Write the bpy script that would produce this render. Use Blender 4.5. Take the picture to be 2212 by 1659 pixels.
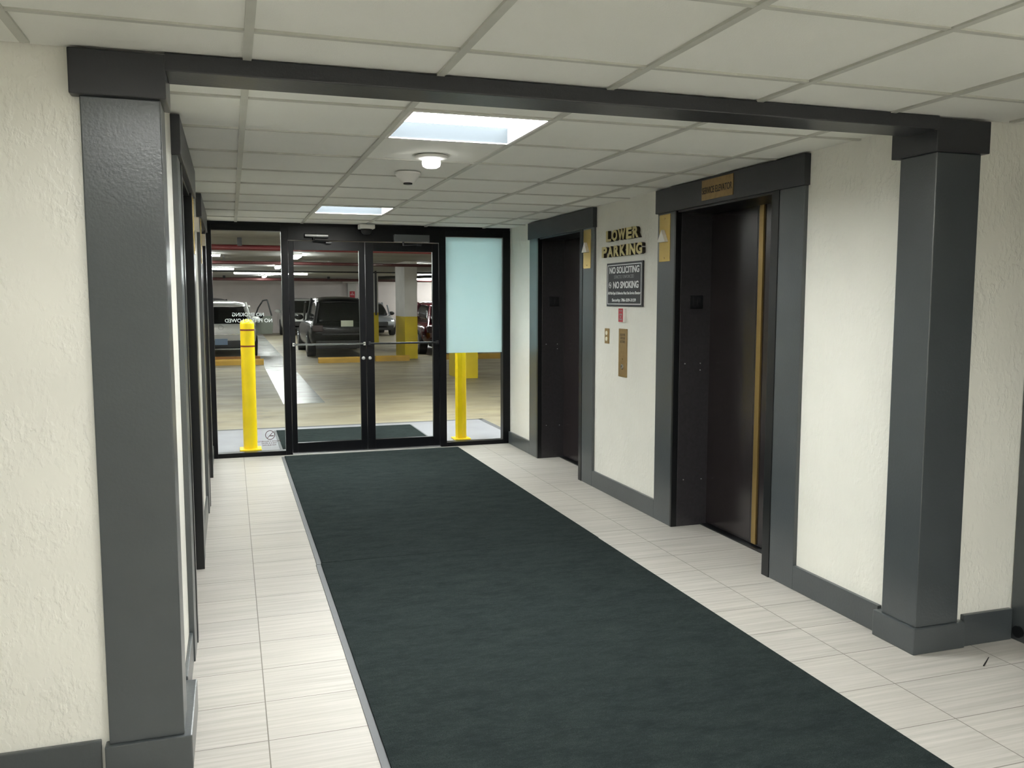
import bpy, bmesh, math, random
from mathutils import Vector, Matrix
random.seed(7)
PI = math.pi
for o in list(bpy.data.objects): bpy.data.objects.remove(o)
S = bpy.context.scene
COL = S.collection
# ------------------------------------------------------------ camera, world, exposure
FPX, YAW, PITCH, CAMZ = 1868.46, 0.3138, -0.0970, 1.5214
cam = bpy.data.cameras.new('camera'); cam.sensor_fit = 'HORIZONTAL'; cam.sensor_width = 36.0
cam.lens = FPX*36.0/2212; cam.clip_start = 0.02; cam.clip_end = 200
co = bpy.data.objects.new('camera', cam); COL.objects.link(co)
co.location = (0, 0, CAMZ); co.rotation_euler = (PI/2+PITCH, 0, -YAW)
S.camera = co
S.view_settings.view_transform = 'Standard'; S.view_settings.look = 'None'
S.view_settings.gamma = 1.0; S.view_settings.use_curve_mapping = False
S.view_settings.exposure = 0.74
w = bpy.data.worlds.new('world'); S.world = w; w.use_nodes = True
w.node_tree.nodes['Background'].inputs[0].default_value = (0.02, 0.02, 0.02, 1)
w.node_tree.nodes['Background'].inputs[1].default_value = 0.2
LOBBY_E = 52.0      # emission of the lobby's recessed ceiling lights
GARAGE_E = 56.0     # emission of the garage tubes
HC = 2.255; XR = 2.797; XL = -0.205; YD = 8.70; T = 0.6096; T2 = 0.598
GX = 0.072

# ------------------------------------------------------------ materials
def lin(c):
    return tuple(((v/255)/12.92 if v/255 <= .04045 else ((v/255+.055)/1.055)**2.4) for v in c)+(1,)
def newmat(name):
    m = bpy.data.materials.new(name); m.use_nodes = True
    nt = m.node_tree; return m, nt, nt.nodes['Principled BSDF']
def N(nt, t, **kw):
    n = nt.nodes.new(t)
    for k, v in kw.items():
        if k in n.inputs.keys() if isinstance(k, str) else False: n.inputs[k].default_value = v
        else: setattr(n, k, v)
    return n
def coords(nt, scale=(1,1,1), kind='Object'):
    tc = nt.nodes.new('ShaderNodeTexCoord'); mp = nt.nodes.new('ShaderNodeMapping')
    mp.inputs['Scale'].default_value = scale
    nt.links.new(tc.outputs[kind], mp.inputs[0]); return mp.outputs[0]
def noise(nt, vec, scale=5, detail=4, rough=.5, lo=0, hi=1, plo=.3, phi=.7):
    n = nt.nodes.new('ShaderNodeTexNoise'); n.inputs['Scale'].default_value = scale
    n.inputs['Detail'].default_value = detail; n.inputs['Roughness'].default_value = rough
    nt.links.new(vec, n.inputs['Vector'])
    r = nt.nodes.new('ShaderNodeMapRange'); r.inputs[1].default_value = plo; r.inputs[2].default_value = phi
    r.inputs[3].default_value = lo; r.inputs[4].default_value = hi
    nt.links.new(n.outputs[0], r.inputs[0]); return r.outputs[0]
def mix(nt, fac, a, b):
    m = nt.nodes.new('ShaderNodeMix'); m.data_type = 'RGBA'
    if isinstance(fac, float): m.inputs[0].default_value = fac
    else: nt.links.new(fac, m.inputs[0])
    for s, v in ((6, a), (7, b)):
        if isinstance(v, tuple): m.inputs[s].default_value = v
        else: nt.links.new(v, m.inputs[s])
    return m.outputs[2]
def bump(nt, bs, h, strength=.3, dist=.002):
    b = nt.nodes.new('ShaderNodeBump'); b.inputs['Strength'].default_value = strength
    b.inputs['Distance'].default_value = dist
    nt.links.new(h, b.inputs['Height']); nt.links.new(b.outputs[0], bs.inputs['Normal'])
def plain(name, c, rough=.5, metal=0, spec=.5, var=.0, vs=8, bmp=0, bs_=60, coat=0, stretch=(1,1,1)):
    m, nt, b = newmat(name)
    col = lin(c); b.inputs['Roughness'].default_value = rough; b.inputs['Metallic'].default_value = metal
    b.inputs['Specular IOR Level'].default_value = spec; b.inputs['Coat Weight'].default_value = coat
    b.inputs['Coat Roughness'].default_value = .05
    v = coords(nt, stretch)
    dark = tuple(x*(1-var) for x in col[:3])+(1,)
    f = noise(nt, v, vs)
    nt.links.new(mix(nt, f, col, dark if var else col), b.inputs['Base Color'])
    if bmp: bump(nt, b, noise(nt, v, bs_, 3), bmp)
    return m
def emit(name, c, s):
    m, nt, b = newmat(name)
    e = nt.nodes.new('ShaderNodeEmission'); e.inputs[0].default_value = c+(1,); e.inputs[1].default_value = s
    nt.links.new(e.outputs[0], nt.nodes['Material Output'].inputs[0]); return m
def glassmat(name, tint=(1,1,1), refl=1.0):
    m, nt, b = newmat(name)
    t = nt.nodes.new('ShaderNodeBsdfTransparent'); t.inputs[0].default_value = tint+(1,)
    g = nt.nodes.new('ShaderNodeBsdfGlossy'); g.inputs['Roughness'].default_value = .0
    fr = nt.nodes.new('ShaderNodeFresnel'); fr.inputs[0].default_value = 1.5
    mu = nt.nodes.new('ShaderNodeMath'); mu.operation = 'MULTIPLY'; mu.inputs[1].default_value = refl
    nt.links.new(fr.outputs[0], mu.inputs[0])
    ms = nt.nodes.new('ShaderNodeMixShader')
    nt.links.new(mu.outputs[0], ms.inputs[0]); nt.links.new(t.outputs[0], ms.inputs[1]); nt.links.new(g.outputs[0], ms.inputs[2])
    nt.links.new(ms.outputs[0], nt.nodes['Material Output'].inputs[0]); return m

def wallmat(name, c, b1=.5):
    m, nt, b = newmat(name)
    v = coords(nt)
    b.inputs['Roughness'].default_value = .3; b.inputs['Specular IOR Level'].default_value = .6
    f = noise(nt, v, 2.5, 4)
    c1 = lin(c); c2 = tuple(x*.93 for x in c1[:3])+(1,)
    nt.links.new(mix(nt, f, c1, c2), b.inputs['Base Color'])
    # knock-down plaster: broad smeared blobs, mostly running downwards
    v2 = coords(nt, (1, 1, .55))
    h1 = noise(nt, v2, 46, 3, .55, 0, 1, .46, .62)
    h2 = noise(nt, v, 7, 3, .5, 0, 1, .36, .60)
    mu = nt.nodes.new('ShaderNodeMath'); mu.operation = 'MULTIPLY'
    nt.links.new(h1, mu.inputs[0]); nt.links.new(h2, mu.inputs[1])
    bump(nt, b, mu.outputs[0], b1, .0035); return m
M = {}
M['wall'] = wallmat('cream plaster', (234, 232, 222))
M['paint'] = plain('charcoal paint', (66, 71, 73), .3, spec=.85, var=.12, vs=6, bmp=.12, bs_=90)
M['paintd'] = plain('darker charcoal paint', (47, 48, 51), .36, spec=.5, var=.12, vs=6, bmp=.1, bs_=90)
M['black'] = plain('black metal', (16, 18, 20), .3, spec=.5)
M['frame'] = plain('storefront black', (11, 12, 15), .3, spec=.18)
M['jamb'] = plain('charcoal laminate', (52, 50, 52), .22, var=.2, vs=50)
M['elev'] = plain('dark brown woodgrain', (42, 37, 38), .2, var=.35, vs=14, stretch=(8, 8, .35))
M['brass'] = plain('brass', (222, 192, 112), .25, .55)
M['brassd'] = plain('brushed brass', (160, 132, 86), .38, .5, var=.2, vs=30)
M['bronze'] = plain('bronze strip', (150, 125, 75), .3, .6)
M['white'] = plain('white plastic', (232, 230, 224), .4)
M['cream'] = plain('cream plastic', (238, 230, 205), .4)
M['chrome'] = plain('chrome', (200, 202, 205), .12, 1)
M['alu'] = plain('aluminium', (190, 190, 190), .35, .9)
M['rubber'] = plain('mat rubber edge', (96, 98, 100), .6)
M['glass'] = glassmat('clear glass', (.94, .965, .96), .15)
M['yellow'] = plain('yellow paint', (252, 216, 8), .35, var=.12, vs=7)
M['yellowp'] = plain('dull yellow paint', (205, 180, 15), .5, var=.2, vs=3)
M['stripe'] = plain('brown red tape', (120, 40, 20), .5)
M['red'] = plain('red', (175, 25, 40), .45)
M['pipe'] = plain('red pipe paint', (105, 36, 38), .4, var=.2)
M['piped'] = plain('dark red pipe paint', (72, 28, 28), .5, var=.3)
M['signk'] = plain('black sign', (32, 31, 36), .4)
M['white2'] = plain('white lettering', (240, 240, 240), .5)
M['greyl'] = plain('grey lettering', (150, 150, 152), .5)
M['dark'] = plain('dark lettering', (40, 32, 20), .5)
M['decal'] = plain('maroon decal', (92, 62, 66), .6)
M['trof_shade'] = plain('shaded lamp reflector', (27, 31, 34), .7, spec=.1)  # near-black: shade of the recess's far side put into the colour
M['lamp'] = emit('troffer diffuser', (.975, 1.0, .985), LOBBY_E)
M['lampf'] = emit('foyer diffuser', (.985, 1.0, .985), 12.5)
M['lampr'] = emit('foyer diffuser right', (.975, 1.0, .985), 34.0)
M['tube'] = emit('fluorescent tube', (.985, 1.0, .97), GARAGE_E)
M['strobe'] = emit('lit strobe lens', (1, .99, .95), 6)
M['tyre'] = plain('tyre rubber', (20, 20, 21), .8)
M['rim'] = plain('alloy rim', (150, 152, 156), .25, .9)
M['winglass'] = plain('car window glass', (8, 9, 10), .12, spec=.15)
M['cwhite'] = plain('white car paint', (205, 205, 200), .25, coat=.8)
M['csilver'] = plain('silver car paint', (165, 170, 178), .25, .4, coat=.8)
M['cblack'] = plain('black car paint', (7, 8, 10), .25, spec=.22, coat=.08)
M['cred'] = plain('maroon car paint', (70, 16, 26), .2, coat=1)
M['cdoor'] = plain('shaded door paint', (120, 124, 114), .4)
M['cgrey'] = plain('grey car paint', (70, 68, 68), .3, coat=.6)
M['ctrim'] = plain('car black trim', (14, 15, 16), .5)
M['tail'] = plain('tail lamp red', (38, 10, 12), .2, coat=.2)
M['headl'] = plain('headlamp glass', (210, 215, 220), .1, .3)
M['plateb'] = plain('bluish number plate', (120, 140, 165), .5)
M['platey'] = plain('pale number plate', (200, 205, 185), .5)
M['concp'] = plain('pillar concrete paint', (205, 202, 195), .7, var=.15, vs=3)
M['gwall'] = plain('garage wall paint', (222, 212, 209), .8, var=.12, vs=1.5)
M['gceil'] = plain('garage ceiling concrete', (172, 171, 166), .85, var=.3, vs=.9)
M['block'] = plain('wheel stop paint', (190, 150, 60), .6, var=.25, vs=4)
M['blockd'] = plain('worn ochre paint', (150, 100, 40), .6, var=.3, vs=4)
M['slab'] = plain('grey slab paint', (142, 142, 148), .5, var=.18, vs=3)
M['joint'] = plain('dark joint', (88, 88, 92), .7)
M['glet'] = plain('letter gold face', (205, 192, 135), .35, .3)

# ceiling tile
def tilemat():
    m, nt, b = newmat('acoustic ceiling tile')
    v = coords(nt); b.inputs['Roughness'].default_value = .85
    nt.links.new(mix(nt, noise(nt, v, 1.2, 3), lin((240, 240, 233)), lin((231, 231, 223))), b.inputs['Base Color'])
    bump(nt, b, noise(nt, v, 260, 3), .35, .001); return m
M['ctile'] = tilemat()
M['cgrid'] = plain('ceiling grid', (198, 198, 188), .5, var=.1)

def floormat():
    m, nt, b = newmat('striated porcelain tile')
    tc = nt.nodes.new('ShaderNodeTexCoord'); mp = nt.nodes.new('ShaderNodeMapping')
    mp.inputs['Location'].default_value = (-.082, -2.9864, 0)
    nt.links.new(tc.outputs['Object'], mp.inputs[0])
    sep = nt.nodes.new('ShaderNodeSeparateXYZ'); nt.links.new(mp.outputs[0], sep.inputs[0])
    def math_(op, a, b_=None):
        n = nt.nodes.new('ShaderNodeMath'); n.operation = op
        for i, v in ((0, a), (1, b_)):
            if v is None: continue
            if isinstance(v, (int, float)): n.inputs[i].default_value = v
            else: nt.links.new(v, n.inputs[i])
        return n.outputs[0]
    def line(sock, pitch, wd):
        t = math_('DIVIDE', sock, pitch); f = math_('FRACT', t)
        d = math_('MINIMUM', f, math_('SUBTRACT', 1.0, f))
        return math_('LESS_THAN', math_('MULTIPLY', d, pitch), wd), math_('FLOOR', t)
    lx, ix = line(sep.outputs[0], T2, .0020); ly, iy = line(sep.outputs[1], .3048, .0019)
    grout = math_('MAXIMUM', lx, ly)
    seed = math_('ADD', math_('MULTIPLY', ix, 7.31), math_('MULTIPLY', iy, 3.17))
    cmb = nt.nodes.new('ShaderNodeCombineXYZ')
    nt.links.new(math_('MULTIPLY', sep.outputs[0], .9), cmb.inputs[0]); nt.links.new(math_('MULTIPLY', sep.outputs[1], 34), cmb.inputs[1])
    nt.links.new(seed, cmb.inputs[2])
    st = noise(nt, cmb.outputs[0], 1.6, 5, .65, 0, 1, .3, .72)
    wn = nt.nodes.new('ShaderNodeTexWhiteNoise'); wn.noise_dimensions = '1D'; nt.links.new(seed, wn.inputs['W'])
    c1 = mix(nt, st, lin((184, 180, 173)), lin((157, 153, 146)))
    c2 = mix(nt, math_('MULTIPLY', wn.outputs[0], .22), c1, lin((180, 175, 165)))
    c3 = mix(nt, grout, c2, lin((112, 108, 100)))
    nt.links.new(c3, b.inputs['Base Color'])
    b.inputs['Specular IOR Level'].default_value = .16
    r = nt.nodes.new('ShaderNodeMapRange'); r.inputs[3].default_value = .36; r.inputs[4].default_value = .48
    nt.links.new(st, r.inputs[0]); nt.links.new(r.outputs[0], b.inputs['Roughness'])
    bump(nt, b, math_('SUBTRACT', 1.0, grout), .4, .001); return m
M['floor'] = floormat()

def rugmat():
    m, nt, b = newmat('charcoal mat pile')
    v = coords(nt); vs = coords(nt, (1, 2.6, 1))
    b.inputs['Roughness'].default_value = 1; b.inputs['Specular IOR Level'].default_value = .03
    a = noise(nt, vs, 5, 6, .65); f = noise(nt, v, 330, 2, .6)
    c = mix(nt, a, lin((58, 66, 64)), lin((37, 43, 44)))
    c = mix(nt, noise(nt, vs, 26, 4, .6, 0, .45, .45, .7), c, lin((68, 76, 74)))
    nt.links.new(mix(nt, f, c, lin((34, 40, 41))), b.inputs['Base Color'])
    bump(nt, b, noise(nt, v, 280, 3), .8, .004); return m
M['rug'] = rugmat()

def concretemat():
    m, nt, b = newmat('garage floor concrete')
    v = coords(nt); vv = coords(nt, (1, 2.2, 1))
    a = noise(nt, vv, .55, 6, .6); s = noise(nt, vv, 1.7, 5, .6, 0, 1, .58, .72)
    c = mix(nt, a, lin((156, 145, 118)), lin((122, 115, 99)))
    c = mix(nt, s, c, lin((104, 101, 94)))
    nt.links.new(c, b.inputs['Base Color'])
    r = noise(nt, vv, 1.1, 4, .5, .42, .6); nt.links.new(r, b.inputs['Roughness'])
    return m
M['gfloor'] = concretemat()
def floorbandmat():  # lighter, less rough band of the garage floor
    m, nt, b = newmat('lighter grey floor band')
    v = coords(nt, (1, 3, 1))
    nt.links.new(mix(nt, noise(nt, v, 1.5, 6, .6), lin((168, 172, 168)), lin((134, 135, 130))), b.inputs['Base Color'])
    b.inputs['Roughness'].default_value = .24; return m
M['floor_band'] = floorbandmat()
def filmmat():
    m, nt, b = newmat('frosted film')
    d = nt.nodes.new('ShaderNodeBsdfDiffuse'); d.inputs[0].default_value = (.72, .87, .89, 1)
    t = nt.nodes.new('ShaderNodeBsdfTranslucent'); t.inputs[0].default_value = (.72, .87, .89, 1)
    ms = nt.nodes.new('ShaderNodeMixShader'); ms.inputs[0].default_value = .5
    g = nt.nodes.new('ShaderNodeBsdfGlossy'); g.inputs['Roughness'].default_value = .25
    m2 = nt.nodes.new('ShaderNodeMixShader'); m2.inputs[0].default_value = .05
    nt.links.new(d.outputs[0], ms.inputs[1]); nt.links.new(t.outputs[0], ms.inputs[2])
    nt.links.new(ms.outputs[0], m2.inputs[1]); nt.links.new(g.outputs[0], m2.inputs[2])
    nt.links.new(m2.outputs[0], nt.nodes['Material Output'].inputs[0]); return m
M['film'] = filmmat()

# ------------------------------------------------------------ helpers
def box(bm, x0, x1, y0, y1, z0, z1, bev=0):
    x0, x1 = min(x0, x1), max(x0, x1); y0, y1 = min(y0, y1), max(y0, y1); z0, z1 = min(z0, z1), max(z0, z1)
    vs = [bm.verts.new(c) for c in ((x0,y0,z0),(x1,y0,z0),(x1,y1,z0),(x0,y1,z0),(x0,y0,z1),(x1,y0,z1),(x1,y1,z1),(x0,y1,z1))]
    fs = [bm.faces.new([vs[i] for i in f]) for f in ((3,2,1,0),(4,5,6,7),(0,1,5,4),(1,2,6,5),(2,3,7,6),(3,0,4,7))]
    if bev:
        es = list({e for f in fs for e in f.edges})
        bmesh.ops.bevel(bm, geom=es, offset=bev, segments=2, affect='EDGES', profile=.6)
    return bm
def B(*a, **k):
    bm = bmesh.new(); box(bm, *a, **k); return bm
def cyl(bm, p0, p1, r0, r1=None, seg=20):
    p0, p1 = Vector(p0), Vector(p1); r1 = r0 if r1 is None else r1
    d = p1-p0; q = Vector((0,0,1)).rotation_difference(d)
    mt = Matrix.Translation((p0+p1)/2) @ q.to_matrix().to_4x4()
    bmesh.ops.create_cone(bm, cap_ends=True, segments=seg, radius1=r0, radius2=r1, depth=d.length, matrix=mt)
    return bm
def lathe(bm, prof, c=(0,0,0), axis='z', seg=28):
    c = Vector(c); rings = []
    for r, h in prof:
        ring = []
        for k in range(seg):
            a = 2*PI*k/seg; x, y = r*math.cos(a), r*math.sin(a)
            p = {'z': (x, y, h), 'x': (h, x, y), 'y': (y, h, x)}[axis]
            ring.append(bm.verts.new(c+Vector(p)))
        rings.append(ring)
    for a, b_ in zip(rings, rings[1:]):
        for k in range(seg): bm.faces.new((a[k], a[(k+1)%seg], b_[(k+1)%seg], b_[k]))
    bm.faces.new(list(reversed(rings[0]))); bm.faces.new(rings[-1]); return bm
def obj(name, bm, m, parent=None, smooth=False):
    bmesh.ops.recalc_face_normals(bm, faces=bm.faces)
    me = bpy.data.meshes.new(name); bm.to_mesh(me); bm.free()
    if isinstance(m, str): m = M[m]
    me.materials.append(m)
    if smooth:
        for p in me.polygons: p.use_smooth = True
    o = bpy.data.objects.new(name, me); COL.objects.link(o)
    if parent is not None:
        # world-space geometry under an empty standing at the thing's base
        me.transform(Matrix.Translation(-wloc(parent))); o.parent = parent
    return o
def wloc(o):
    v = Vector(o.location)
    while o.parent: o = o.parent; v += Vector(o.location)
    return v
def tag(o, label, cat, group=None):
    o['label'] = label; o['category'] = cat
    if group: o['group'] = group
    return o
def thing(name, label, cat, loc=(0,0,0), group=None):
    o = bpy.data.objects.new(name, None); o.empty_display_size = .1; COL.objects.link(o); o.location = loc
    return tag(o, label, cat, group)
def struct(name, bm, m):
    o = obj(name, bm, m); o['kind'] = 'structure'; return o
def sempty(name, loc=(0,0,0)):
    o = bpy.data.objects.new(name, None); COL.objects.link(o); o.location = loc; o['kind'] = 'structure'; return o
def text(name, body, m, w, h, center, xdir, zdir, parent, depth=.001, bold=0, align='CENTER'):
    """flat lettering w x h metres, centred; xdir = reading direction, zdir = facing normal, up is world Z"""
    cu = bpy.data.curves.new(name, 'FONT'); cu.body = body; cu.size = 1; cu.extrude = 0.5; cu.offset = bold
    cu.align_x = align; cu.space_line = .95; cu.resolution_u = 4
    t = bpy.data.objects.new(name, cu); COL.objects.link(t)
    me = bpy.data.meshes.new_from_object(t); bpy.data.objects.remove(t); bpy.data.curves.remove(cu)
    xs = [v.co.x for v in me.vertices]; ys = [v.co.y for v in me.vertices]
    cx, cy = (min(xs)+max(xs))/2, (min(ys)+max(ys))/2; sx = w/(max(xs)-min(xs)); sy = h/(max(ys)-min(ys))
    X = Vector(xdir); Z = Vector(zdir); Y = Vector((0,0,1)); c = Vector(center)
    for v in me.vertices:
        p = v.co.copy()
        v.co = c + X*((p.x-cx)*sx) + Y*((p.y-cy)*sy) + Z*((p.z+.5)*depth)
    me.materials.clear(); me.materials.append(M[m] if isinstance(m, str) else m)
    o = bpy.data.objects.new(name, me); COL.objects.link(o)
    if parent is not None:
        me.transform(Matrix.Translation(-wloc(parent))); o.parent = parent
    return o
RW = dict(xdir=(0,-1,0), zdir=(-1,0,0))      # lettering on the right wall
JF = dict(xdir=(1,0,0), zdir=(0,-1,0))       # facing the camera down the corridor

# ------------------------------------------------------------ lobby shell
bm = bmesh.new(); box(bm, -3.2, 3.45, -3.0, YD+.08, -.1, 0)
struct('floor', bm, 'floor')
# ceiling: acoustic tiles in a T-bar grid, two runs split by the beam
TROF = []      # (x0, y0) cells taken by recessed lights
YB = 3.3992; YF = 2.5673
near_cell = (GX+T, YB); far_cell = (GX+T, 6.98)
FRONT_TROF = [(-1, -2), (2, -4), (4, -6), (1, -8), (-3, -6)]  # unseen foyer lights; one on the right added to brighten that side
bm = bmesh.new(); gb = bmesh.new(); gw = .013
xs = [GX+T*i for i in range(-6, 7)]
def tile(x0, x1, y0, y1):
    x0, x1 = max(x0, -3.2), min(x1, 3.45)
    if x1-x0 < .01: return
    dz = [HC+.006+random.uniform(-.0015, .0035) for _ in range(4)]
    vs = [bm.verts.new(p) for p in ((x0,y0,dz[0]),(x1,y0,dz[1]),(x1,y1,dz[2]),(x0,y1,dz[3]))]
    vt = [bm.verts.new((v.co.x, v.co.y, HC+.03)) for v in vs]
    bm.faces.new(vs[::-1]); bm.faces.new(vt)
    for k in range(4): bm.faces.new((vs[k], vs[(k+1)%4], vt[(k+1)%4], vt[k]))
rows_b = [2.95, YB]; y = YB
ysb = [YB+T*j for j in range(0, 6)] + [far_cell[1], far_cell[1]+T, far_cell[1]+2*T, 8.69]
ysb = [3.0] + [YB+T*j for j in range(0, 6)] + [far_cell[1], far_cell[1]+T, far_cell[1]+2*T, YD]
ysf = [YF+T*j for j in range(-10, 1)] + [2.90]
cellsF = {(i, j) for i, j in FRONT_TROF}
for a, b_ in zip(ysf, ysf[1:]):
    j = round((a-YF)/T)
    for i, x0 in enumerate(xs[:-1]):
        if (i-6, j) in cellsF: TROF.append((x0, a)); continue
        tile(x0, x0+T, a, b_)
for a, b_ in zip(ysb, ysb[1:]):
    for i, x0 in enumerate(xs[:-1]):
        if x0+T < -.4 or x0 > 2.9: continue
        if i-6 == 1 and abs(b_-a-T) < .01 and (abs(a-YB) < .01 or abs(a-far_cell[1]) < .01): continue
        tile(max(x0, -.3), min(x0+T, 2.9), a, b_)
ceil = struct('ceiling', bm, 'ctile')
for x in xs:
    if -3.2 < x < 3.45: box(gb, x-gw, x+gw, -3.0, 2.87, HC-.001, HC+.012)
    if -.2 < x < 2.79: box(gb, x-gw, x+gw, 3.0, YD, HC-.001, HC+.012)
for y in ysf[:-1]: box(gb, -3.2, 3.45, y-gw*.8, y+gw*.8, HC, HC+.012)
for y in ysb[1:-1]: box(gb, XL, XR, y-gw*.7, y+gw*.7, HC, HC+.012)
g = obj('ceiling_grid', gb, 'cgrid', ceil)
# slab above everything keeps the room closed
struct('ceiling', B(-3.3, 3.6, -3.1, YD+.1, 2.46, 2.56), 'gceil')

# corridor walls with the elevator openings
OPEN = [(3.975, 5.11), (6.66, 7.79)]
def cwall(name, xa, xb, y0, y1):
    bm = bmesh.new(); y = y0
    for a, b_ in OPEN:
        box(bm, xa, xb, y, a, 0, 2.46); box(bm, xa, xb, a, b_, 2.105, 2.46); y = b_
    box(bm, xa, xb, y, y1, 0, 2.46); return struct(name, bm, 'wall')
cwall('wall_right', XR, XR+.14, 3.091, YD+.1)
cwall('wall_left', XL-.14, XL, 3.091, YD+.1)
struct('wall_left', B(-3.2, -.406, 2.91, 3.05, 0, 2.46), 'wall')
struct('wall_right', B(2.986, 3.372, 2.91, 3.05, 0, 2.46), 'wall')
struct('wall_right', B(3.372, 3.50, -3.0, 2.91, 0, 2.46), 'wall')
struct('wall_left', B(-3.3, -3.2, -3.0, 3.05, 0, 2.46), 'wall')
struct('wall_back', B(-3.3, 3.5, -3.1, -3.0, 0, 2.46), 'wall')
# baseboards
def bboard(name, *a): struct(name, B(*a, bev=.004), 'paint')
BH = .13
bm = bmesh.new()
for a, b_ in ((3.135, 3.765), (5.345, 6.44), (8.0, YD-.025)): box(bm, XR-.022, XR, a, b_, 0, BH, .004)
struct('baseboard_right', bm, 'paint')
bm = bmesh.new()
for a, b_ in ((3.315, 3.765), (5.345, 6.44), (8.0, YD-.025)): box(bm, XL, XL+.015, a, b_, 0, BH, .004)
struct('baseboard_left', bm, 'paint')
bboard('baseboard_left', -3.2, -.43, 2.892, 2.91, 0, BH)
bboard('baseboard_right', 3.024, 3.30, 2.888, 2.91, 0, BH+.012)
# dark side door at the right edge
d = sempty('door_3', (3.345, 2.4, 0))
obj('door_frame', B(3.31, 3.372, 1.70, 2.906, 0, 2.17, bev=.004), 'paint', d)
dk = bmesh.new(); cyl(dk, (3.30, 2.86, .045), (3.312, 2.86, .045), .026); obj('door_stop', dk, 'black', d)
obj('door_panel', B(3.300, 3.312, 1.80, 2.80, .02, 2.08, bev=.003), 'jamb', d)

# ------------------------------------------------------------ pilasters and beam
def pilaster(lbl, sx, cx, bx, sy, cy, by):
    t = thing('pilaster', lbl, 'column', ((sx[0]+sx[1])/2, (sy[0]+sy[1])/2, 0))
    obj('base', B(*bx, *by, 0, .118, bev=.005), 'paint', t)
    obj('shaft', B(*sx, *sy, .118, 2.122, bev=.004), 'paint', t)
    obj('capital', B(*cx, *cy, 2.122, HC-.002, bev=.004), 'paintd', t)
pilaster('wide charcoal pilaster on the left with orange peel plaster beside it', (-.405, -.182), (-.43, -.164), (-.418, -.158), (2.883, 3.06), (2.862, 3.07), (2.868, 3.31))
pilaster('charcoal pilaster on the right, on the corner beyond the service elevator', (2.757, 2.985), (2.738, 3.012), (2.744, 3.022), (2.886, 3.09), (2.868, 3.125), (2.876, 3.13))
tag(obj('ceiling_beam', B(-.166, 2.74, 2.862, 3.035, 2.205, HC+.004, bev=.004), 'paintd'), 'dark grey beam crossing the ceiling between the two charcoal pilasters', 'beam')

# ------------------------------------------------------------ elevators
def elevator(side, k, lbl, lantern_far, lantern_lbl):
    ya, yb = OPEN[k]; yo0, yo1 = (3.765, 5.345) if k == 0 else (6.44, 8.0)
    ja, jb = (4.04, 5.09) if k == 0 else (6.72, 7.75)
    def X(d): return XR+d if side > 0 else XL-d
    t = thing('elevator', lbl, 'elevator', (X(.1), (ya+yb)/2, 0), 'elevators along the corridor')
    def bb(d0, d1, y0, y1, z0, z1, bev=.003): return B(X(d0), X(d1), y0, y1, z0, z1, bev=bev)
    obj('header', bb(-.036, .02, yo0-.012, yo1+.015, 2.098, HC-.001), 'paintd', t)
    obj('casing', bb(-.022, .018, yo0, ya, 0, 2.098), 'paint', t)
    obj('casing', bb(-.022, .018, yb, yo1, 0, 2.098), 'paint', t)
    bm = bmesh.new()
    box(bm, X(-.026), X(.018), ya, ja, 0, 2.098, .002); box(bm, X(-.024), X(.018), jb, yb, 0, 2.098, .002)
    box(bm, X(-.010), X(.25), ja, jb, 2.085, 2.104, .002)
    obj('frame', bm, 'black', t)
    obj('jamb', bb(.018, .26, ja-.03, ja, 0, 2.085), 'jamb', t)
    j = obj('jamb', bb(.018, .26, jb, jb+.03, 0, 2.085), 'jamb', t)
    # floor number plate and screws on the far jamb
    x0, x1 = sorted((X(.090), X(.185)))
    pl = obj('floor_plate', B(x0, x1, jb-.004, jb, 1.462, 1.55, bev=.002), 'black', t)
    text('lettering', 'LP', M['jamb'], .058, .046, ((x0+x1)/2, jb-.0045, 1.506), (1,0,0), (0,-1,0), pl, .002)
    for dd, z in ((.065, .318), (.20, .316), (.06, 1.10), (.175, 1.10), (.175, 1.055)):
        bm = bmesh.new(); cyl(bm, (X(dd), jb-.003, z), (X(dd), jb, z), .004, seg=10); obj('screw', bm, 'alu', t)
    mid = (ja+jb)/2
    obj('door', bb(.243, .27, ja-.02, mid, .012, 2.09), 'elev', t)
    obj('door', bb(.243, .27, mid, jb+.02, .012, 2.09), 'elev', t)
    obj('astragal', bb(.232, .246, mid-.075, mid-.028, .02, 2.085), 'bronze', t)
    obj('sill', bb(.20, .27, ja, jb, .0, .008, .001), 'black', t)
    # hall lantern
    if lantern_far: y0, y1 = (5.168, 5.315)
    else: y0, y1 = (6.494, 6.640)
    L = thing('hall_lantern', lantern_lbl, 'light', (X(-.022), (y0+y1)/2, 1.775), 'brass elevator hall lanterns')
    obj('plate', bb(-.026, -.022, y0, y1, 1.776, 2.087, .001), 'brass', L)
    yc = (y0+y1)/2
    bm = bmesh.new(); pts = ((yc-.052, 1.905), (yc+.052, 1.905), (yc, 1.985))
    f0 = [bm.verts.new((X(-.026), a, z)) for a, z in pts]; f1 = [bm.verts.new((X(-.052), a, z)) for a, z in pts]
    bm.faces.new(f0); bm.faces.new(f1[::-1])
    for q in range(3): bm.faces.new((f0[q], f0[(q+1)%3], f1[(q+1)%3], f1[q]))
    obj('arrow', bm, 'white', L)
    for z in (1.80, 2.06):
        bm = bmesh.new(); cyl(bm, (X(-.026), yc, z), (X(-.028), yc, z), .005, seg=10); obj('screw', bm, 'brassd', L)
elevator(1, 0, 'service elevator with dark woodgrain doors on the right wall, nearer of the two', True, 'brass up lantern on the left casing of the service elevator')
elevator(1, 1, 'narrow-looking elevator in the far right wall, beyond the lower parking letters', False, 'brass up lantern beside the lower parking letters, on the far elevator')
elevator(-1, 0, 'elevator seen edge-on in the left wall, just behind the left pilaster', True, 'edge-on hall lantern on the nearer elevator of the left wall')
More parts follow.
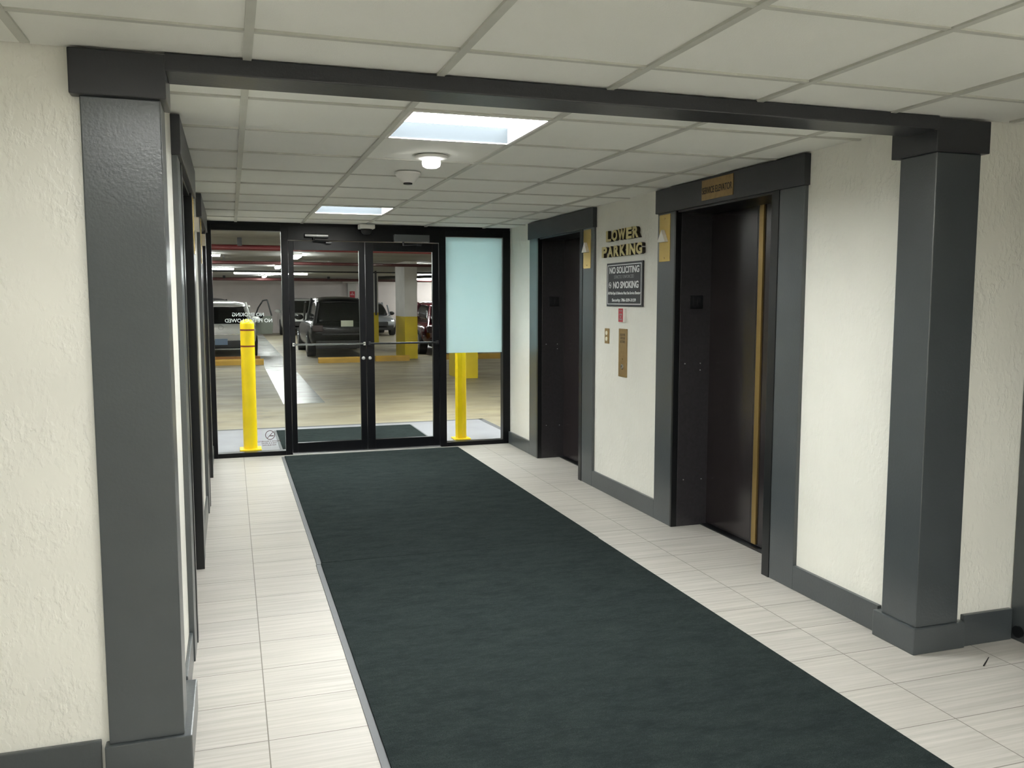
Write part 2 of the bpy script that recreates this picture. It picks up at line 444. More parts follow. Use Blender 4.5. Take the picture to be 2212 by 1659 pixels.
elevator(-1, 1, 'elevator seen edge-on in the left wall, next to the glass front', False, 'edge-on hall lantern on the elevator next to the glass front')

# ------------------------------------------------------------ signs on the right wall
xs_ = XR-.036
t = thing('brass_sign', 'brass service elevator sign on the dark header', 'sign', (xs_, 4.577, 2.16))
obj('plate', B(xs_-.005, xs_, 4.40, 4.745, 2.122, 2.242, bev=.001), 'brassd', t)
text('lettering', 'SERVICE ELEVATOR', 'dark', .33, .040, (xs_-.005, 4.573, 2.178), parent=t, depth=.001, bold=.01, **RW)
t = thing('letter_sign', 'raised gold LOWER PARKING letters on the cream wall', 'sign', (XR, 5.87, 1.84))
def letters(word, ys, z0, z1, dep=.026):
    n = len(word); wsum = sum(1.35 if c == 'W' else .45 if c == 'I' else 1 for c in word)
    y0, y1 = ys; tot = y0-y1; gap = .012; unit = (tot-gap*(n-1))/wsum; y = y0
    for c in word:
        wd = unit*(1.35 if c == 'W' else .45 if c == 'I' else 1)
        o = text('letter', c, 'dark', wd, z1-z0, (XR-.002, y-wd/2, (z0+z1)/2), parent=t, depth=dep, bold=.045, **RW)
        text('gold_face', c, 'glet', wd, z1-z0, (XR-.002-dep, y-wd/2, (z0+z1)/2), parent=o, depth=.002, bold=.045, **RW)
        y -= wd+gap
letters('LOWER', (6.185, 5.625), 1.964, 2.046)
letters('PARKING', (6.26, 5.565), 1.846, 1.928)
t = thing('notice_board', 'black no soliciting and no smoking notice with white border', 'sign', (XR, 5.89, 1.47))
obj('panel', B(XR-.012, XR, 5.585, 6.20, 1.472, 1.80, bev=.002), 'signk', t)
bm = bmesh.new(); a0, a1, z0, z1, tk = 5.603, 6.182, 1.487, 1.785, .006
for q in ((a0, a1, z0, z0+tk), (a0, a1, z1-tk, z1), (a0, a0+tk, z0, z1), (a1-tk, a1, z0, z1)):
    box(bm, XR-.0135, XR-.012, q[0], q[1], q[2], q[3])
obj('border', bm, 'white2', t)
for body, fr, w_, h_, mt, dy, bo in (('NO SOLICITING', .17, .51, .050, 'white2', 0, .025), ('STRICTLY ENFORCED', .325, .34, .024, 'greyl', 0, 0),
        ('NO SMOKING', .51, .43, .052, 'white2', -.03, .025), ('All Pick-Ups & Deliveries Must Use Service Elevator', .705, .555, .028, 'white2', 0, .01),
        ('Security: 786-559-3159', .865, .41, .030, 'white2', 0, .02)):
    text('lettering', body, mt, w_, h_, (XR-.012, 5.893+dy, 1.80-.328*fr), parent=t, depth=.0015, bold=bo, **RW)
bm = bmesh.new(); c = (XR-.0125, 6.135, 1.633)
for q in range(24):
    a, b_ = 2*PI*q/24, 2*PI*(q+1)/24
    cyl(bm, (c[0], c[1]+.020*math.cos(a), c[2]+.022*math.sin(a)), (c[0], c[1]+.020*math.cos(b_), c[2]+.022*math.sin(b_)), .002, seg=6)
cyl(bm, (c[0], c[1]+.014, c[2]+.015), (c[0], c[1]-.014, c[2]-.015), .002, seg=6); box(bm, c[0]-.001, c[0]+.001, c[1]-.012, c[1]+.012, c[2]-.003, c[2]+.003)
obj('no_smoking_symbol', bm, 'white2', t)
t = thing('fire_notice', 'small red upright notice under the black sign', 'sign', (XR, 5.91, 1.355))
obj('panel', B(XR-.016, XR, 5.868, 5.968, 1.356, 1.458, bev=.001), 'white', t)
fp = obj('red_face', B(XR-.018, XR-.016, 5.892, 5.968, 1.357, 1.457), 'red', t)
for body, z, w_, h_ in (('IN CASE', 1.440, .05, .009), ('OF FIRE', 1.412, .052, .013), ('USE', 1.394, .03, .011), ('STAIRS', 1.376, .052, .013)):
    text('lettering', body, 'greyl', w_, h_, (XR-.018, 5.93, z), parent=fp, depth=.0008, bold=.02, **RW)
t = thing('wall_outlet', 'brass duplex outlet with two cream sockets, left of the brass call panel', 'outlet', (XR, 6.20, 1.18))
obj('cover', B(XR-.006, XR, 6.165, 6.243, 1.182, 1.300, bev=.002), 'brassd', t)
for z in (1.218, 1.264):
    bm = bmesh.new(); lathe(bm, [(.017, 0), (.0165, -.004), (.001, -.0045)], (XR-.006, 6.204, z), 'x', 20); obj('socket', bm, 'cream', t)
t = thing('call_panel', 'tall brushed brass elevator call panel with one round button', 'elevator panel', (XR, 5.91, .94))
obj('plate', B(XR-.006, XR, 5.842, 5.985, .944, 1.306, bev=.002), 'brassd', t)
text('engraving', 'IN CASE OF FIRE\nELEVATORS ARE\nOUT OF SERVICE', 'dark', .085, .07, (XR-.006, 5.913, 1.235), parent=t, depth=.0003, **RW)
bm = bmesh.new(); lathe(bm, [(.020, 0), (.020, -.003), (.015, -.004), (.015, -.008), (.002, -.009)], (XR-.006, 5.913, 1.02), 'x', 24); obj('button', bm, 'chrome', t)
bm = bmesh.new(); lathe(bm, [(.007, 0), (.006, -.004), (.001, -.004)], (XR-.006, 5.913, 1.078), 'x', 16); obj('key_switch', bm, 'bronze', t)

# ------------------------------------------------------------ mats
def entry_mat(y0, y1, lbl, dx=0):
    t = thing('entrance_mat', lbl, 'mat', (1.3+dx, (y0+y1)/2, 0))
    obj('rubber_edge', B(.43+dx, 2.20+dx, y0, y1, 0, .005, bev=.001), 'rubber', t)
    obj('pile', B(.458+dx, 2.192+dx, y0+.001, y1-.001, .0052, .013, bev=.0008), 'rug', t)
entry_mat(4.965, 8.565, 'charcoal carpet mat, the far one reaching the glass doors')
entry_mat(.95, 4.96, 'charcoal carpet mat, the near one in the foreground', -.005)

bm = bmesh.new(); cyl(bm, (2.945, 2.70, .003), (3.035, 2.76, .003), .003, .0015, 8)
tag(obj('floor_scrap', bm, 'ctrim'), 'thin dark sliver lying on the tiles near the right pilaster', 'debris')
# ------------------------------------------------------------ recessed lights
def troffer(x0, y0, lbl, lamp='lamp'):
    t = thing('ceiling_light', lbl, 'ceiling light', (x0+T/2, y0+T/2, HC), 'recessed square ceiling lights')
    e = .012; a, b_, c, d_ = x0+e, x0+T-e, y0+e, y0+T-e; z0, z1 = HC-.002, HC+.085
    bm = bmesh.new()
    for q in ((a, a+.006, c, d_), (b_-.006, b_, c, d_), (a, b_, c, c+.006)): box(bm, *q, z0+.004, z1)
    obj('reflector', bm, 'white', t)
    obj('shaded_reflector', B(a, b_, d_-.006, d_, z0+.004, z1), 'trof_shade', t)  # far recess wall, painted dark to stand for its weaker light
    bm = bmesh.new()
    for q in ((a-.004, a+.012, c, d_), (b_-.012, b_+.004, c, d_), (a, b_, c-.004, c+.012), (a, b_, d_-.012, d_+.004)): box(bm, *q, z0, z0+.004)
    obj('trim_frame', bm, 'white', t)
    obj('diffuser', B(a+.006, b_-.006, c+.006, d_-.006, z1-.01, z1), lamp, t)
troffer(*near_cell, 'bright square ceiling light just behind the dark beam')
troffer(*far_cell, 'bright square ceiling light near the glass doors')
for n, (x0, y0) in enumerate(TROF): troffer(x0, y0, 'unseen square ceiling light over the foyer behind the camera', 'lampf' if x0 < GX else 'lampr')
# strobe and smoke detector
t = thing('alarm_strobe', 'lit round white alarm strobe on the ceiling', 'alarm', (1.006, 4.445, HC))
bm = bmesh.new(); lathe(bm, [(.088, .001), (.088, -.006), (.080, -.012), (.045, -.014), (.004, -.014)], (1.006, 4.445, HC), 'z', 36); obj('base', bm, 'white', t, True)
bm = bmesh.new(); lathe(bm, [(.046, -.012), (.048, -.034), (.044, -.050), (.030, -.058), (.004, -.060)], (1.006, 4.445, HC), 'z', 28); obj('lens', bm, 'strobe', t, True)
t = thing('smoke_detector', 'cone-shaped white smoke detector between the strobe and the far light', 'smoke detector', (1.003, 5.05, HC))
bm = bmesh.new(); lathe(bm, [(.075, .001), (.075, -.01), (.066, -.022), (.040, -.05), (.034, -.058), (.004, -.058)], (1.003, 5.05, HC), 'z', 32); obj('body', bm, 'white', t)
bm = bmesh.new(); lathe(bm, [(.026, -.057), (.026, -.066), (.004, -.066)], (1.003, 5.05, HC), 'z', 20); obj('sensor', bm, 'ctrim', t)
t = thing('dome_camera', 'small dome security camera with white base above the glass doors', 'camera', (1.29, 8.58, HC))
obj('base', B(1.215, 1.365, 8.52, 8.66, HC-.045, HC-.001, bev=.008), 'white', t)
bm = bmesh.new(); lathe(bm, [(.055, -.044), (.054, -.065), (.045, -.085), (.028, -.097), (.004, -.101)], (1.29, 8.59, HC), 'z', 28); obj('dome', bm, 'ctrim', t, True)

# ------------------------------------------------------------ glass front
YA, YZ = YD-.02, YD+.075
fr = bmesh.new()
box(fr, XL, -.152, YA, YZ, 0, 2.235, .002); box(fr, 2.718, XR, YA, YZ, 0, 2.235, .002)          # outer jambs
box(fr, .482, .545, YA, YZ, 0, 2.235, .002); box(fr, 2.036, 2.106, YA, YZ, 0, 2.235, .002)      # mullions
box(fr, -.152, .482, YA, YZ, 2.176, 2.235, .002); box(fr, 2.106, 2.718, YA, YZ, 2.163, 2.235, .002)
box(fr, .545, 2.036, YA, YZ, 2.098, 2.235, .002)
box(fr, -.152, .482, YA, YZ, 0, .044, .002); box(fr, 2.106, 2.718, YA, YZ, 0, .044, .002)
box(fr, XL, XR, YA+.01, YZ, 2.235, 2.46)
trim = struct('trim_1', fr, 'frame')
tr2 = struct('trim_2', B(.545, 2.036, YA-.03, YZ, 0, .012, bev=.003), 'alu')
def leaf(name, x0, x1, hinge_left):
    g0, g1 = (x0+.048, x1-.058) if hinge_left else (x0+.078, x1-.062)
    e = sempty(name, ((x0+x1)/2, YD+.02, 0))
    bm = bmesh.new(); ya, yb = YD-.008, YD+.040
    box(bm, x0, g0, ya, yb, .016, 2.090, .002); box(bm, g1, x1, ya, yb, .016, 2.090, .002)
    box(bm, g0, g1, ya, yb, 2.003, 2.090, .002); box(bm, g0, g1, ya, yb, .016, .112, .002)
    obj('door_frame', bm, 'frame', e)
    obj('glass', B(g0-.004, g1+.004, YD+.012, YD+.018, .108, 2.007), 'glass', e)
    bm = bmesh.new(); z = 1.088
    cyl(bm, (x0+.022, ya-.055, z), (x1-.022, ya-.055, z), .009, seg=12)
    for xx in (x0+.024, x1-.024): box(bm, xx-.012, xx+.012, ya-.06, ya, z-.018, z+.018, .003)
    obj('push_bar', bm, 'chrome' if hinge_left else 'black', e)
    xl = x1-.028 if hinge_left else x0+.032
    bm = bmesh.new(); lathe(bm, [(.017, 0), (.017, -.006), (.009, -.008), (.001, -.008)], (xl, ya, .94), 'y', 20); obj('lock', bm, 'alu', e)
    return e
leaf('door_1', .549, 1.284, True); leaf('door_2', 1.289, 2.032, False)
def side(name, x0, x1, z0, z1):
    e = sempty(name, ((x0+x1)/2, YD+.02, 0))
    obj('glass', B(x0-.004, x1+.004, YD+.022, YD+.028, z0-.004, z1+.004), 'glass', e); return e
w1 = side('window_1', -.152, .482, .044, 2.176); w2 = side('window_2', 2.106, 2.718, .044, 2.163)
BK = dict(xdir=(-1,0,0), zdir=(0,1,0))
gy = YD+.0285
text('lettering', 'NO SMOKING', 'white2', .292, .036, (.161, gy, 1.381), parent=w1, depth=.0008, bold=.01, **BK)
text('lettering', 'NO PETS ALLOWED', 'white2', .436, .036, (.166, gy, 1.323), parent=w1, depth=.0008, bold=.01, **BK)
bm = bmesh.new(); c = (.335, gy+.001, .20); R_ = .043
for q in range(28):
    a, b_ = 2*PI*q/28, 2*PI*(q+1)/28
    cyl(bm, (c[0]+R_*math.cos(a), c[1], c[2]+R_*math.sin(a)), (c[0]+R_*math.cos(b_), c[1], c[2]+R_*math.sin(b_)), .0035, seg=6)
cyl(bm, (c[0]-.027, c[1], c[2]-.03), (c[0]+.029, c[1], c[2]+.029), .003, seg=6); box(bm, c[0]-.006, c[0]+.033, c[1]-.001, c[1]+.001, c[2]-.012, c[2]-.004)
obj('no_smoking_symbol', bm, 'decal', w1)
text('lettering', 'SMOKING IS PROHIBITED\nTHIS IS A SMOKE\nFREE BUILDING', 'decal', .22, .052, (.325, gy, .12), parent=w1, depth=.0006, **BK)
tag(obj('frosted_film', B(2.115, 2.716, YD+.017, YD+.0215, .973, 2.160), 'film'), 'pale aqua frosted sheet covering the upper right side window', 'window film')
t = thing('door_closer', 'black door closer with arm on the header over the left glass door', 'door closer', (.82, YA, 2.13))
obj('body', B(.70, .93, YA-.05, YA, 2.118, 2.160, bev=.008), 'black', t)
bm = bmesh.new(); box(bm, .705, .925, YA-.052, YA-.049, 2.136, 2.146); obj('cover_strip', bm, 'alu', t)
bm = bmesh.new(); cyl(bm, (.79, YA-.03, 2.165), (.79, YA-.03, 2.085), .010, seg=14)
cyl(bm, (.79, YA-.045, 2.088), (.93, YA-.06, 2.083), .006, seg=8); box(bm, .90, .955, YA-.06, YD-.008, 2.066, 2.082, .002)
obj('arm', bm, 'black', t)
t = thing('door_operator', 'dark boxy automatic operator on the header over the right glass door', 'door opener', (1.75, YA, 2.13))
obj('cover', B(1.570, 1.925, YA-.07, YA, 2.098, 2.168, bev=.004), 'paint', t)
bm = bmesh.new(); cyl(bm, (1.66, YA-.05, 2.10), (1.66, YA-.05, 2.06), .010, seg=12); cyl(bm, (1.66, YA-.05, 2.065), (1.83, YA-.045, 2.075), .007, seg=8)
box(bm, 1.81, 1.85, YA-.05, YD-.008, 2.064, 2.084, .002)
obj('arm', bm, 'black', t)

# ------------------------------------------------------------ garage shell
GC = 2.50
struct('floor', B(-14, 24, YD+.08, 41.3, -.1, 0), 'gfloor')
struct('ceiling', B(-14, 24, YD+.1, 41.4, GC, GC+.2), 'gceil')
struct('wall_back', B(-14, 24, 41.3, 41.5, 0, GC), 'gwall')
struct('wall_left', B(-14.2, -14, YD, 41.4, 0, GC), 'gwall')
struct('wall_right', B(24, 24.2, YD, 41.4, 0, GC), 'gwall')
struct('wall_front', B(-14, XL, YD+.1, YD+.3, 0, GC), 'gwall')
struct('wall_front', B(XR, 24, YD+.1, YD+.3, 0, GC), 'gwall')
struct('trim_3', B(-1.6, 2.965, YD+.08, 10.50, 0, .008), 'slab')
bm = bmesh.new(); box(bm, -1.6, 3.01, 10.50, 10.57, 0, .009); box(bm, 2.965, 3.03, 9.2, 10.57, 0, .009)
struct('trim_4', bm, 'joint')
struct('trim_5', B(.70, 1.30, 13.0, 40.0, 0, .002), 'floor_band')
t = thing('outdoor_mat', 'black mat on the grey slab outside the glass doors', 'mat', (1.25, 9.6, .008))
obj('rubber_edge', B(.44, 2.055, 8.93, 10.29, .008, .014, bev=.001), 'rubber', t)
obj('pile', B(.465, 2.03, 8.955, 10.265, .0142, .02, bev=.002), 'rug', t)

# bollard and post
t = thing('bollard', 'round yellow bollard with two brown bands outside the left side window', 'bollard', (.155, 9.05, .008))
bx, by = .155, 9.06
bm = bmesh.new(); lathe(bm, [(.068, .012), (.068, 1.285), (.056, 1.31), (.035, 1.325), (.004, 1.328)], (bx, by, 0), 'z', 32); obj('tube', bm, 'yellow', t, False)
for z in (1.222, 1.06):
    bm = bmesh.new(); lathe(bm, [(.0692, z-.008), (.0692, z+.008)], (bx, by, 0), 'z', 32); obj('band', bm, 'stripe', t)
obj('base_plate', B(bx-.105, bx+.105, by-.10, by+.10, .008, .026, bev=.004), 'yellow', t)
t = thing('guard_post', 'yellow octagonal post outside the right side window, partly behind the frosted sheet', 'bollard', (2.36, 9.07, .008))
bm = bmesh.new(); lathe(bm, [(.062, .012), (.062, 1.26), (.05, 1.28), (.004, 1.285)], (2.36, 9.08, 0), 'z', 8); obj('tube', bm, 'yellow', t)
obj('base_plate', B(2.27, 2.45, 8.99, 9.17, .008, .022, bev=.004), 'yellow', t)

# pillars
def pillar(x0, x1, y0, y1, lbl, top=GC, cap=True):
    t = thing('concrete_pillar', lbl, 'pillar', ((x0+x1)/2, (y0+y1)/2, 0), 'yellow-based garage pillars')
    obj('painted_base', B(x0, x1, y0, y1, 0, 1.09, bev=.006), 'yellowp', t)
    obj('shaft', B(x0+.001, x1-.001, y0+.001, y1-.001, 1.09, top-.001, bev=.006), 'concp', t)
pillar(4.27, 4.60, 22.1, 23.4, 'yellow-based pillar seen through the right glass door')
pillar(4.20, 4.56, 16.2, 17.1, 'yellow-based pillar behind the guard post and the frosted sheet')
pillar(4.55, 4.83, 29.7, 30.4, 'slimmer pillar farther back with a dark pipe running down it')
tag(obj('drain_pipe', cyl(bmesh.new(), (4.74, 29.66, 1.0), (4.74, 29.66, GC-.001), .035, seg=12), 'ctrim'), 'thin dark vertical pipe on the slimmer far pillar', 'pipe')
# pilaster on the far wall and sign
t = thing('wall_pilaster', 'pale pilaster with a wide head on the far garage wall', 'pillar', (5.45, 41.2, 0))
obj('shaft', B(5.25, 5.65, 41.0, 41.3, 0, 2.30), 'concp', t); obj('head', B(5.0, 5.85, 40.85, 41.3, 2.30, GC-.001), 'concp', t)
t = thing('wall_sign', 'small red notice on the far pilaster above the black car', 'sign', (5.45, 41.0, 1.75))
obj('panel', B(5.33, 5.57, 40.98, 41.0, 1.50, 1.92), 'red', t)
text('lettering', 'NO\nPARKING', 'white2', .17, .12, (5.45, 40.98, 1.80), parent=t, depth=.002, **JF)

# wheel stops
def wstop(x0, x1, y, lbl, m='block', h=.135, d=.16):
    bm = bmesh.new()
    pr = [(0, 0), (0, h*.75), (.03, h), (d-.03, h), (d, h*.75), (d, 0)]
    a = [bm.verts.new((x0, y+p, z)) for p, z in pr]; b_ = [bm.verts.new((x1, y+p, z)) for p, z in pr]
    bm.faces.new(a); bm.faces.new(b_[::-1])
    for k in range(6): bm.faces.new((a[k], a[(k+1)%6], b_[(k+1)%6], b_[k]))
    tag(obj('wheel_stop', bm, m), lbl, 'wheel stop', 'yellow wheel stops in the garage')
wstop(-1.5, .715, 21.15, 'yellow wheel stop behind the white hatchback, the front one')
wstop(-1.5, .67, 22.2, 'ochre worn wheel stop right under the rear of the white hatchback', 'blockd')
wstop(1.985, 3.2, 21.2, 'yellow wheel stop behind the black car')
wstop(3.40, 4.25, 21.4, 'yellow wheel stop left of the yellow-based pillar')
wstop(5.2, 7.1, 21.5, 'yellow wheel stop seen below the frosted sheet')

# pipes
def pipe(pts, r, m, lbl, hang=()):
    t = thing('sprinkler_pipe', lbl, 'pipe', pts[0])
    bm = bmesh.new()
    for a, b_ in zip(pts, pts[1:]): cyl(bm, a, b_, r, seg=14)
    obj('pipe', bm, m, t)
    for hx, hy, w_ in hang: obj('hanger', B(hx-w_, hx+w_, hy-w_, hy+w_, pts[0][2]+r*.5, GC-.001), 'ctrim', t)
pipe([(-6, 14.15, 2.345), (8, 14.9, 2.345)], .045, 'pipe', 'thick red pipe under the garage ceiling, nearest to the doors', [(.17, 14.48, .035)])
pipe([(-9, 19.4, 2.345), (20, 22.3, 2.345)], .035, 'piped', 'dark red pipe under the garage ceiling, second from the doors', [(-.1, 20.3, .01), (3.1, 20.6, .01)])
pipe([(-12, 35.6, 2.36), (20, 39.5, 2.36)], .06, 'piped', 'dark red pipe under the garage ceiling in front of the far wall', [(-.2, 37.0, .05), (4.0, 37.5, .05)])
pipe([(-12, 29.4, 2.44), (20, 29.4, 2.44)], .025, 'ctrim', 'thin black conduit under the garage ceiling, between the dark red pipes', [(0, 29.4, .01), (6, 29.4, .01)])
pipe([(4.9, 31.5, 2.30), (7.5, 30.4, 2.37)], .06, 'ctrim', 'short dark duct slanting beside the yellow-based pillar', [(6.2, 30.95, .02)])

# strip lights
def strip(x0, y0, x1, y1, lbl, tubes=1, z=GC-.03, wd=.16, grp='garage strip lights'):
    t = thing('strip_light', lbl, 'ceiling light', ((x0+x1)/2, (y0+y1)/2, z), grp)
    d = Vector((x1-x0, y1-y0, 0)); L = d.length; d.normalize(); nrm = Vector((-d.y, d.x, 0)); c = Vector(((x0+x1)/2, (y0+y1)/2, z))
    def obox(l, w_, z0, z1, off=0):
        bm = B(-l/2, l/2, -w_/2, w_/2, z0, z1, bev=.004)
        bmesh.ops.transform(bm, matrix=Matrix.Translation(c+nrm*off) @ Matrix.Rotation(math.atan2(d.y, d.x), 4, 'Z'), verts=bm.verts); return bm
    obj('housing', obox(L, wd, 0, .03), 'white', t)
    if tubes == 1: obj('tube', obox(L-.03, wd*.8, -.045, 0), 'tube', t)
    else:
        for s in (-1, 1): obj('tube', obox(L-.03, .03, -.03, 0, s*wd*.36), 'tube', t)
strip(1.40, 18.9, 1.40, 20.1, 'bright strip light seen end-on through the left door, nearest of its row')
strip(1.34, 25.2, 1.34, 26.4, 'bright strip light seen end-on by the door mullion, middle of its row')
strip(1.34, 35.8, 1.34, 37.0, 'bright strip light seen end-on over the white cars, farthest of its row')
strip(.155, 31.9, 2.70, 32.4, 'long glowing strip light crossing behind the left door mullion')
strip(-.55, 27.7, .14, 27.6, 'short strip light at the upper left of the left side window')
strip(-1.2, 19.5, -.16, 19.5, 'twin tube light cut off by the left frame of the side window', 2)
strip(4.62, 24.6, 4.99, 22.9, 'slanting twin tube light in front of the yellow-based pillar', 2, GC-.05)
strip(6.8, 32.6, 8.2, 32.6, 'glowing strip light right of the yellow-based pillar')
for n, (x, y) in enumerate(((-.9, 9.1), (1.3, 9.1), (3.6, 9.1), (-5, 39.0), (9.5, 40.0), (14, 39.6), (-.6, 11.2), (2.6, 11.2), (5.6, 12.5), (-5, 15), (9, 16), (-5, 24), (9.5, 24), (13, 31), (-6, 33), (3.2, 10.4), (-2.5, 36), (8, 38))):  # strips added to brighten the slab, bollard, film and far wall
    strip(x-.6, y, x+.6, y, 'strip light added to brighten the garage, beyond the view through the doors', grp='strip lights added to brighten the garage')

# ------------------------------------------------------------ cars
def loft(secs, cap=True):
    """secs: list of lists of (x,y,z) rings"""
    bm = bmesh.new(); R0 = [[bm.verts.new(p) for p in s] for s in secs]; n = len(R0[0])
    for a, b_ in zip(R0, R0[1:]):
        for k in range(n): bm.faces.new((a[k], a[(k+1)%n], b_[(k+1)%n], b_[k]))
    if cap: bm.faces.new(R0[0][::-1]); bm.faces.new(R0[-1])
    return bm
def subsurf(o, lv=2):
    m = o.modifiers.new('sub', 'SUBSURF'); m.levels = lv; m.render_levels = lv
    for p in o.data.polygons: p.use_smooth = True
def car(lbl, paint, cx, yr, W=1.85, H=1.62, L=4.6, facing=1, style='suv', plate='platey', rear_x=0, tail=True, emblem=False, grp='parked cars in the garage'):
    """built with the tail at y=0 pointing to +y; facing=1: tail towards the doors, -1: nose towards the doors"""
    t = thing('car', lbl, 'car', (cx, yr, 0), grp)
    h = W/2; belt = H*.60; zl = .22
    def tr(p):
        x, y, z = p
        return (cx+x, yr+y, z) if facing == 1 else (cx-x, yr+L-y, z)
    if style == 'suv': st = [(0.0, .50, .86, .86), (.10, .30, .95, .97), (.7, zl, 1.0, 1.0), (1.9, zl, 1.0, 1.0), (3.2, zl, 1.0, .98), (4.0, zl+.02, .98, .90), (L-.15, .28, .92, .74), (L, .38, .80, .62)]
    else: st = [(0.0, .45, .84, .98), (.12, .28, .93, 1.04), (.9, zl, 1.0, 1.05), (2.0, zl, 1.0, 1.0), (3.2, zl, 1.0, .99), (4.0, zl, .98, .90), (L-.15, .26, .90, .74), (L, .36, .78, .60)]
    secs = []
    for y, z0, wf, bf in st:
        w_ = h*wf; zb = belt*bf
        pts = [(-w_*.80, z0), (w_*.80, z0), (w_*.96, z0+.06), (w_, z0+(zb-z0)*.45), (w_*.985, zb-.10), (w_*.90, zb), (w_*.5, zb+.035), (-w_*.5, zb+.035), (-w_*.90, zb), (-w_*.985, zb-.10), (-w_, z0+(zb-z0)*.45), (-w_*.96, z0+.06)]
        secs.append([tr((x, y, z)) for x, z in pts])
    subsurf(obj('body', loft(secs), paint, t))
    # cabin: glass volume, roof skin and pillars
    if style == 'suv': cab = [(.12, belt-.08, .86, .84), (.55, H-.13, .72, .70), (.80, H-.06, .71, .69), (2.2, H-.03, .72, .70), (2.75, H-.10, .70, .68), (3.55, belt-.10, .84, .8)]
    else: cab = [(.55, belt-.05, .84, .8), (1.25, H-.12, .68, .66), (1.7, H-.04, .67, .65), (2.3, H-.04, .68, .66), (2.7, H-.12, .68, .66), (3.5, belt-.08, .84, .8)]
    sec = []
    for y, z, wb, wt in cab:
        zb = belt-.12; z = max(z, zb+.04); hh = z-zb
        sec.append([tr(p) for p in ((-h*.88, y, zb), (h*.88, y, zb), (h*(wt+.36*(.88-wt)), y, zb+hh*.60), (h*(wt+.02), y, zb+hh*.88), (h*wt*.86, y, z), (h*wt*.4, y, z+.02), (-h*wt*.4, y, z+.02), (-h*wt*.86, y, z), (-h*(wt+.02), y, zb+hh*.88), (-h*(wt+.36*(.88-wt)), y, zb+hh*.60))])
    subsurf(obj('windows', loft(sec), 'winglass', t))
    top = []
    for k, (y, z, wb, wt) in enumerate(cab[1:-1]):
        e = .03 if k == 0 else 0
        top.append([tr(p) for p in ((-h*wt*.9, y-e, z-.07), (h*wt*.9, y-e, z-.07), (h*(wt+.03), y-e, z-.085), (h*wt*.96, y-e, z-.005), (h*wt*.5, y-e, z+.042), (-h*wt*.5, y-e, z+.042), (-h*wt*.96, y-e, z-.005), (-h*(wt+.03), y-e, z-.085))])
    subsurf(obj('roof', loft(top), paint, t))
    bm = bmesh.new()
    for s in (-1, 1):
        def P(i): y, z, wb, wt = cab[i]; return tr((s*(h*wt*.97 if 0 < i < len(cab)-1 else h*.84), y, z-.06))
        cyl(bm, P(0), P(1), .05, .04, 10); cyl(bm, P(-1), P(-2), .035, .03, 8)
        ym = 2.0; cyl(bm, tr((s*h*.87, ym, belt-.05)), tr((s*h*.715, ym, H-.05)), .035, seg=8)
    obj('pillars', bm, paint if paint != 'cblack' else 'ctrim', t)
    # lower bumper trim
    for (y0, y1) in ((-.02, .25), (L-.25, L+.02)):
        bm = bmesh.new(); a = tr((-h*.80, y0, .24)); b_ = tr((h*.80, y1, .48)); box(bm, a[0], b_[0], a[1], b_[1], .24, .45, .03)
        obj('bumper', bm, 'ctrim', t)
    for s in (-1, 1):
        for yw in (.85, L-.85):
            a, b_ = tr((s*(h-.22), yw, .34)), tr((s*(h-.005), yw, .34)); bm = bmesh.new(); cyl(bm, a, b_, .34, seg=28)
            wh = obj('wheel', bm, 'tyre', t)
            bm = bmesh.new(); a, b_ = tr((s*(h-.02), yw, .34)), tr((s*(h+.012), yw, .34)); cyl(bm, a, b_, .235, .215, 20)
            obj('rim', bm, 'rim', wh)
        a = tr((s*(h+.03), L*.62, belt+.05)); bm = bmesh.new()
        bmesh.ops.create_uvsphere(bm, u_segments=16, v_segments=10, radius=1, matrix=Matrix.Translation(a) @ Matrix.Diagonal((.13, .08, .085, 1)))
        obj('mirror', bm, paint if paint != 'csilver' else 'ctrim', t, True)
        # tail lamps and headlamps
        bm = bmesh.new(); a = tr((s*h*.60, .00, belt-.26)); b_ = tr((s*h*.90, .16, belt-.06)); box(bm, a[0], b_[0], a[1], b_[1], belt-.28, belt-.10, .02)
        obj('tail_lamp', bm, 'tail', t)
        bm = bmesh.new(); a = tr((s*h*.50, L-.20, 0)); b_ = tr((s*h*.84, L-.02, 0)); box(bm, a[0], b_[0], a[1], b_[1], belt*.62-.04, belt*.62+.07, .02)
        obj('head_lamp', bm, 'headl', t)
    if facing == 1:
        px = cx+rear_x; pz = .90 if plate == 'platey' else .42
        yp = yr-.012
        pl = obj('number_plate', B(px-.16, px+.16, yp-.012, yp+.03, pz-.08, pz+.08, bev=.004), plate, t)
        bm = bmesh.new(); box(bm, cx-h*.62, cx+h*.62, yr-.012, yr+.03, .60, .64, .005); obj('trim_strip', bm, 'chrome' if emblem else 'ctrim', t)
        if emblem:
            bm = bmesh.new()
            for q in range(20):
                a, b_ = 2*PI*q/20, 2*PI*(q+1)/20
                cyl(bm, (px+.06*math.cos(a), yr-.01, .80+.06*math.sin(a)), (px+.06*math.cos(b_), yr-.01, .80+.06*math.sin(b_)), .007, seg=6)
            obj('emblem', bm, 'alu', t)
    else:
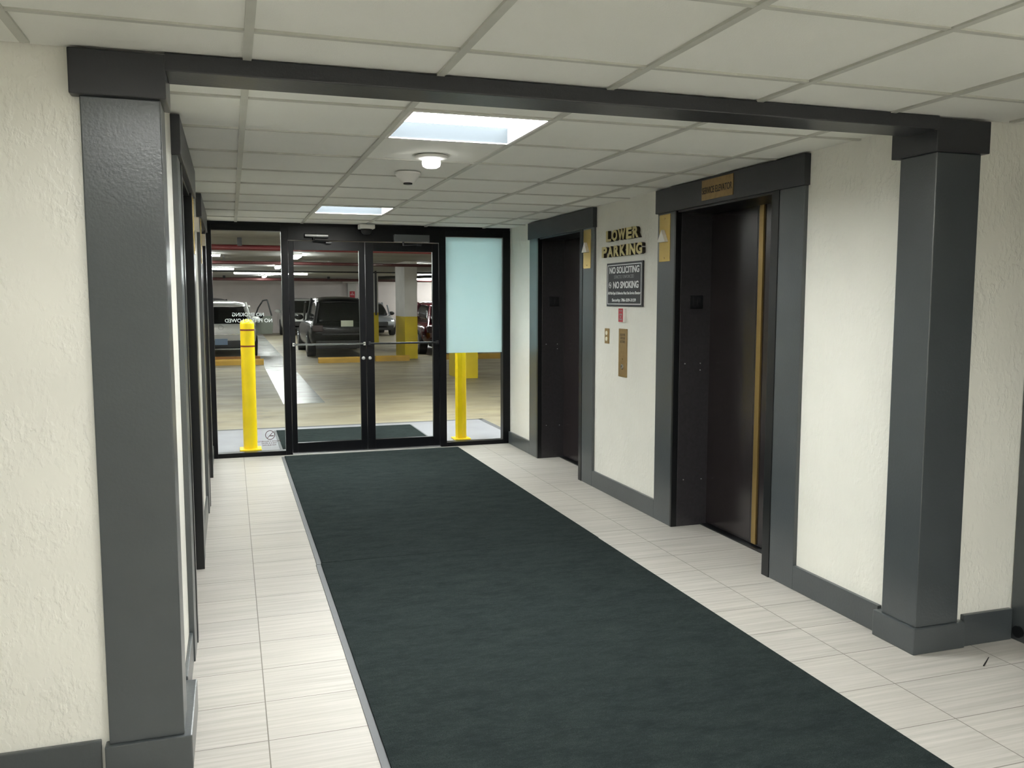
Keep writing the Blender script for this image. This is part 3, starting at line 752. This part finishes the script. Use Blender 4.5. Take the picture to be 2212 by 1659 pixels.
        bm = bmesh.new(); box(bm, cx-h*.55, cx+h*.55, yr-.02, yr+.1, .32, .60, .03); obj('grille', bm, 'ctrim', t)
    return t
SUVX = 2.83
car('glossy black car seen from behind through the left glass door', 'cblack', SUVX, 23.1, 1.78, 1.62, 4.9, 1, 'suv', 'platey', .09)
wc = car('white hatchback seen from behind with its right front door open', 'cwhite', -.25, 24.0, 1.86, 1.50, 4.4, 1, 'suv', 'plateb', 0, emblem=True)
# its open door
bm = bmesh.new(); hx, hy = .70, 27.0
def doorpt(u, z, off=0): return (hx+u*.50+off*.0, hy-u*.30+off, z)
lower = [(0, .50), (0, 1.03), (.93, 1.05), (1.0, .80), (.95, .52)]
a = [bm.verts.new(doorpt(u, z, 0)) for u, z in lower]; b_ = [bm.verts.new(doorpt(u, z, .06)) for u, z in lower]
bm.faces.new(a); bm.faces.new(b_[::-1])
for k in range(5): bm.faces.new((a[k], a[(k+1)%5], b_[(k+1)%5], b_[k]))
dr = obj('open_door', bm, 'cdoor', wc)
bm = bmesh.new(); fp_ = [(0, 1.03), (.18, 1.28), (.46, 1.50), (.70, 1.52), (.93, 1.05)]
for p, q in zip(fp_, fp_[1:]): cyl(bm, doorpt(*p, .03), doorpt(*q, .03), .022, seg=8)
obj('window_frame', bm, 'ctrim', dr)
bm = bmesh.new(); bmesh.ops.create_uvsphere(bm, u_segments=14, v_segments=8, radius=1, matrix=Matrix.Translation(doorpt(.22, 1.04, -.08)) @ Matrix.Diagonal((.12, .07, .075, 1)))
obj('mirror', bm, 'ctrim', dr, True)
car('maroon car seen from behind beside the yellow-based pillar', 'cred', 5.95, 23.2, 1.9, 1.50, 4.7, 1, 'suv', 'platey')
car('white car with its nose to the camera, left behind the black car', 'cwhite', 2.95, 38.2, 1.85, 1.62, 4.5, -1, 'suv')
car('silver sedan with its nose to the camera, between the two far pillars', 'csilver', 5.85, 36.6, 1.85, 1.46, 4.5, -1, 'sedan')
car('dark grey car behind the white hatchback, only its roof in view', 'cgrey', -.8, 34.0, 1.85, 1.60, 4.4, -1, 'suv')
